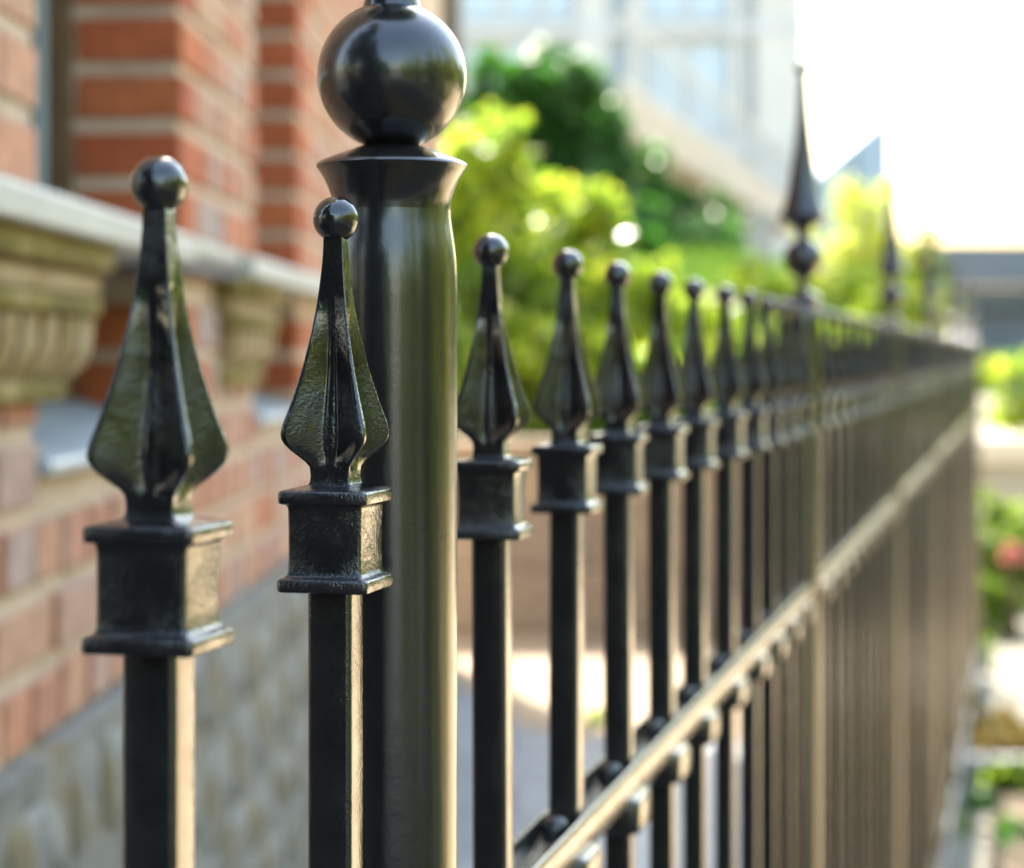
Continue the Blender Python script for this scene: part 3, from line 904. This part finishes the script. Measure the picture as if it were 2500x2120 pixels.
tree('broadleaf_tree', (c.x, c.y, 0), 1.8, 0.1, [((0, 0, c.z + .2), (0.75, 0.8, 1.0)), ((0.45, 0, c.z - .6), (0.75, .8, .8)), ((-.6, 0, c.z - .3), (.75, .7, .9)), ((0.1, 0, c.z - 1.2), (1.2, .8, .8))],
     2500, 0.09, M_LEAF_PALE, 'airy pale yellow green tree between the second and third posts', seed=33)
c = at(1880, 570, 34)
tree('broadleaf_tree', (c.x, c.y, 0), 1.2, 0.08, [((0, 0, c.z), (0.35, .4, .65)), ((.1, 0, c.z - .7), (.42, .4, .6))],
     1500, 0.08, M_LEAF_MID, 'small green tree right of the third post', seed=34)
# dark hedge under the terrace
hd = empty('hedge', (3.0, 30.0, 0))
tag(hd, 'dark green hedge in shade below the raised terrace', 'hedge')
hb = []
for xd, yd, r_ in ((1190, 350, .6), (1250, 400, .65), (1310, 425, .6), (1370, 455, .6), (1430, 485, .55), (1490, 510, .5), (1260, 510, .6), (1340, 540, .55), (1420, 560, .5), (1180, 470, .6), (1480, 575, .45), (1540, 560, .4), (1380, 610, .5), (1460, 625, .45), (1290, 600, .5)):
    q = at(xd, yd, 30.0)
    hb.append(((q.x - 3.0, 0.1 * r_, q.z), (r_, 0.6, r_)))
mesh_obj('foliage', leaves_mesh('foliage', hb, 14000, 0.09, 41), M_LEAF_DARK, hd)
c = at(1180, 480, 22)
bush(1190, 500, 22, 0.55, 0.45, 1500, 0.07, M_LEAF_DARK, 'dark shrub at the foot of the dark tree', seed=42, extra=((.5, -.1, .8),))
bush(1330, 500, 25, 0.75, 0.5, 2000, 0.07, M_LEAF_DARK, 'wide dark shrub in front of the hedge, above the lawn', seed=43, extra=((.6, -.05, .8), (-.5, .1, .8)))

# pale gate pillar
c = at(1545, 570, 26)
pl = empty('gate_pillar', (c.x, c.y, 0))
tag(pl, 'pale grey square pillar left of the second post spike', 'pillar')
mesh_obj('shaft', box_mesh('shaft', -0.14, 0.14, -0.14, 0.14, 0, EYE + 1.62, 0.012), M_PALE_KERB, pl)
mesh_obj('pillar_cap', box_mesh('pillar_cap', -0.18, 0.18, -0.18, 0.18, EYE + 1.62, EYE + 1.72, 0.015), M_PALE_KERB, pl)

# raised terrace with a white balustrade, running back parallel to the railing
TT = 0.2318
def terr(z, off=0.0):
    return Vector(((2060 - 1040) / 4400 * z - 21750 / 4400 - off, z, 0))
ta = terr(27.5); L_T = 24.5
te = empty('terrace', (ta.x, ta.y, 0), -math.atan(TT))
tag(te, 'raised beige terrace with white railing in front of the pale building', 'terrace')
mesh_obj('deck', box_mesh('deck', -7.0, 0.0, 0, L_T, EYE + 2.85, EYE + 3.4), M_CONCRETE, te)
mesh_obj('support_wall', box_mesh('support_wall', -6.8, -0.7, 0.2, L_T - 0.2, 0, EYE + 2.848), M_CONCRETE, te)
mesh_obj('handrail', box_mesh('handrail', -0.11, -0.03, 0, L_T, EYE + 4.33, EYE + 4.40, 0.01), M_WHITE_PAINT, te)
mesh_obj('bottom_rail', box_mesh('bottom_rail', -0.10, -0.04, 0, L_T, EYE + 3.48, EYE + 3.54), M_WHITE_PAINT, te)
mb = box_mesh('baluster', -0.014, 0.014, -0.014, 0.014, EYE + 3.4, EYE + 4.33)
mb.materials.append(M_WHITE_PAINT)
for i in range(44):
    mesh_obj('baluster', mb, None, te, (-0.07, 0.1 + i * (L_T - 0.2) / 43, 0))

# pale building behind the terrace
ZB = 60.0
KB = ZB / 4400
pb = empty('apartment_building', (0, ZB, 0))
tag(pb, 'tall cream and pale blue building beyond the terrace', 'building')
def bx(x): return (x - 1040) * KB
xr = bx(1632)
mesh_obj('wall', box_mesh('wall', bx(860), xr, 0.0, 12, 0, EYE + 24), M_RENDER, pb)
# bays: glazed strips set in reveals, cream piers proud, spandrel bands
floors = [EYE + 2.2 + 3.25 * i for i in range(7)]
strips = [(875, 930, M_GLASS_PALE), (945, 1010, M_GLASS_PALE), (1030, 1090, M_GLASS_PALE), (1105, 1165, M_GLASS_PALE), (1238, 1276, M_GLASS_GREY), (1310, 1390, M_GLASS_PALE), (1400, 1480, M_GLASS_PALE), (1508, 1527, M_GLASS_GREY)]
for x0, x1, mt in strips:
    for f in floors:
        fr = mesh_obj('window', box_mesh('window', bx(x0), bx(x1), -0.06, -0.002, f + 0.62, f + 3.2), M_RENDER_WHITE, pb)
        mesh_obj('pane', box_mesh('pane', bx(x0) + 0.06, bx(x1) - 0.06, -0.085, -0.062, f + 0.68, f + 3.14), mt, fr)
for x0, x1 in ((1170, 1234), (1278, 1308), (1482, 1506), (1532, 1632)):
    mesh_obj('pilaster', box_mesh('pilaster', bx(x0), bx(x1), -0.30, -0.001, 0, EYE + 23.6), M_RENDER, pb)
for f in floors:
    mesh_obj('band', box_mesh('band', bx(860), xr + 0.03, -0.34, -0.0015, f + 0.12, f + 0.5), M_RENDER_WHITE, pb)

# glass wedge roof far behind
wz = 110.0
kz = wz / 4400
wb = empty('wedge_building', ((1808 - 1040) * kz, wz, 0))
tag(wb, 'blue grey glass wedge roof peaking behind the third post', 'building')
bm = bmesh.new()
pr = [(-9.0, 0), (0, 0), (0, EYE + 492 * kz), (-9.0, EYE + 492 * kz - 9.0 * 0.86)]
ra = [bm.verts.new((x, 0, z)) for x, z in pr]
rb = [bm.verts.new((x, 14, z)) for x, z in pr]
bm.faces.new(ra); bm.faces.new(rb)
for i in range(4):
    j = (i + 1) % 4
    bm.faces.new((ra[i], ra[j], rb[j], rb[i]))
mesh_obj('wall', finish(bm, 'wall'), M_GLASS_WEDGE, wb)
bm = bmesh.new()
for i in range(1, 5):
    x = -9 + i * 1.8
    add_box(bm, x - 0.08, x + 0.08, -0.12, -0.003, 0, EYE + 492 * kz - (-x) * 0.86 - 0.3)
mesh_obj('mullion', finish(bm, 'mullion'), M_VIADUCT, wb)

# long grey road bridge behind the far end of the railing
vz = 70.0
kv = vz / 4400
vd = empty('road_bridge', ((1905 - 1040) * kv, vz, 0))
tag(vd, 'long low blue grey concrete bridge behind the far end of the railing', 'bridge')
mesh_obj('parapet', box_mesh('parapet', 0, 60, -0.15, 0.15, EYE + 140 * kv, EYE + 226 * kv), M_VIADUCT, vd)
mesh_obj('deck', box_mesh('deck', 0, 60, 0.3, 8, EYE + 95 * kv, EYE + 139 * kv), M_VIADUCT_DARK, vd)
mesh_obj('abutment', box_mesh('abutment', 0, 60, 1.0, 8, 0, EYE + 94.5 * kv), M_VIADUCT, vd)
for i in range(6):
    mesh_obj('pier', box_mesh('pier', 0.5 + i * 8, 1.3 + i * 8, 0.2, 0.95, 0, EYE + 94.5 * kv), M_VIADUCT, vd)

# street side, right of the railing's end
lw = empty('garden_wall', (2.27, 10.6, 0))
tag(lw, 'low wall with a bright cream coping at the right edge', 'wall')
mesh_obj('wall', box_mesh('wall', 0, 4.2, 0.0, 0.22, 0, EYE - 0.53), M_CONCRETE, lw)
mesh_obj('coping', box_mesh('coping', -0.05, 4.25, -0.06, 0.28, EYE - 0.53, EYE - 0.40, 0.015), M_CREAM_CAP, lw)
def flat_bush(xd, yd, z, rx, ry, n, size, mat, label, seed, extra=(), name='shrub', cat='shrub', group=None):
    c = at(xd, yd, z)
    bl = [((0, 0, c.z), (rx, rx * .8, ry))] + [((dx, 0, c.z + dz), (rx * k, rx * k * .8, ry * k)) for dx, dz, k in extra]
    return shrub(name, (c.x, c.y, 0), bl, n, size, mat, label, cat, group, seed)
flat_bush(2070, 790, 11.2, 0.26, 0.25, 1200, 0.04, M_LEAF_YELLOW, 'bright yellow green shrub above the cream coping at the right edge', 51, ((.3, .05, 1.1), (.6, 0, 1.2)))
flat_bush(2020, 1120, 9.9, 0.24, 0.24, 1100, 0.035, M_LEAF_MID, 'green shrub in front of the low wall at the right edge', 52, ((.12, -.05, .8), (-.03, -.2, .7)))
fl = flat_bush(2058, 1130, 9.45, 0.045, 0.04, 36, 0.03, M_FLOWER, 'pink flower cluster among the leaves at the right edge', 53, (), 'flower', 'flower')
flat_bush(2005, 1230, 9.6, 0.16, 0.13, 400, 0.03, M_LEAF_MID, 'small green plant at the foot of the wall shrub', 54)
flat_bush(2040, 1540, 6.7, 0.17, 0.10, 600, 0.03, M_DRY, 'straw coloured dry plant on the bed beside the fence end', 55, ((.12, 0, .8),), 'plant', 'plant')
flat_bush(2075, 1650, 6.2, 0.15, 0.12, 600, 0.028, M_LEAF_MID, 'green plant at the lower right edge of the picture', 56, ((.1, 0, .9),), 'plant', 'plant')
flat_bush(1975, 1690, 6.0, 0.11, 0.10, 400, 0.028, M_LEAF_DARK, 'small dark plant hugging the railing foot at lower right', 57, (), 'plant', 'plant')
flat_bush(1215, 1480, 7.3, 0.10, 0.05, 200, 0.028, M_LEAF_YELLOW, 'yellow green weed on the path, seen between the fourth and fifth pickets', 58, (), 'plant', 'plant')
flat_bush(1990, 1490, 7.0, 0.13, 0.10, 450, 0.03, M_DRY, 'dry yellow grass tuft on the bed, close to the railing end', 59, (), 'plant', 'plant')
flat_bush(2010, 1730, 5.7, 0.15, 0.09, 500, 0.026, M_LEAF_MID, 'leafy green weed at the bottom right corner', 60, ((-.08, 0, .8),), 'plant', 'plant')
flat_bush(2065, 1750, 5.6, 0.12, 0.08, 350, 0.026, M_LEAF_DARK, 'dark low weed in the very corner at bottom right', 61, (), 'plant', 'plant')
flat_bush(1985, 1330, 8.6, 0.05, 0.10, 160, 0.03, M_LEAF_MID, 'thin green stem plant against the last pickets of the railing', 62, (), 'plant', 'plant')
st = mesh_obj('edging_stone', box_mesh('edging_stone', -0.25, 0.25, -0.06, 0.06, 0, 0.07, 0.015), M_CURB, None, (1.52, 6.35, 0), (0, 0, R(-14)))
tag(st, 'grey edging stone lying on the bed below the dry plant', 'stone')

# trees beyond the right edge and behind the viewer: they stand in the paint's reflections
def tree_belt(name, label, spots, seed, mat):
    bm = bmesh.new()
    bl = []
    g_ = random.Random(seed)
    for x, y, hh in spots:
        tapered(bm, (x, y, 0), (x + .05, y, hh * .5), .13, .08)
        bl += [((x, y, hh * .48), (1.5, 1.5, hh * .5)), ((x + g_.uniform(-.8, .8), y + g_.uniform(-.8, .8), hh * .8), (1.0, 1.0, hh * .25))]
    e = mesh_obj(name, leaves_mesh(name, bl, 1300 * len(spots), 0.20, seed, shell=.3), mat)
    tag(e, label, kind='stuff')
    tag(mesh_obj('trunk', finish(bm, 'trunk', 40), M_STEM, e), kind='stuff')
tree_belt('street_trees', 'belt of green trees along the far side of the sunny pavement', [(13.5 + 0.8 * math.sin(i * 2.3), -6 + 1.9 * i, 5.4 + 1.0 * math.sin(i * 1.7)) for i in range(21)], 81, M_LEAF_MID)
tree_belt('added_trees_behind', 'unseen dark belt of trees added behind the viewer for reflections', [(-10 + 1.3 * i, -12 + 0.9 * math.sin(i * 1.9), 4.6 + 1.2 * math.sin(i * 2.7)) for i in range(8)], 82, M_LEAF_DARK)  # added out of view to give the ironwork something dark to reflect
tag(mesh_obj('added_hedge_behind', leaves_mesh('added_hedge_behind', [((-0.95 - 0.16 * i, 0.15 - 0.7 * i, 1.9), (0.5, 0.7, 2.1)) for i in range(10)], 18000, 0.06, 83, shell=.4), M_LEAF_BROWN), 'unseen dark hedge added behind the viewer to darken the bar reflections', kind='stuff')  # added out of view so the picket fronts mirror a dark mass
tag(mesh_obj('street_hedge', leaves_mesh('street_hedge', [((3.3 + 0.25 * math.sin(i * 1.9), 2.2 - 0.8 * i, 1.5), (0.6, 0.75, 1.6 + 0.35 * math.sin(i * 2.3))) for i in range(15)], 30000, 0.06, 84, shell=.4), M_LEAF_YELLOW2), 'tall green hedge across the pavement, right of the picture', kind='stuff')
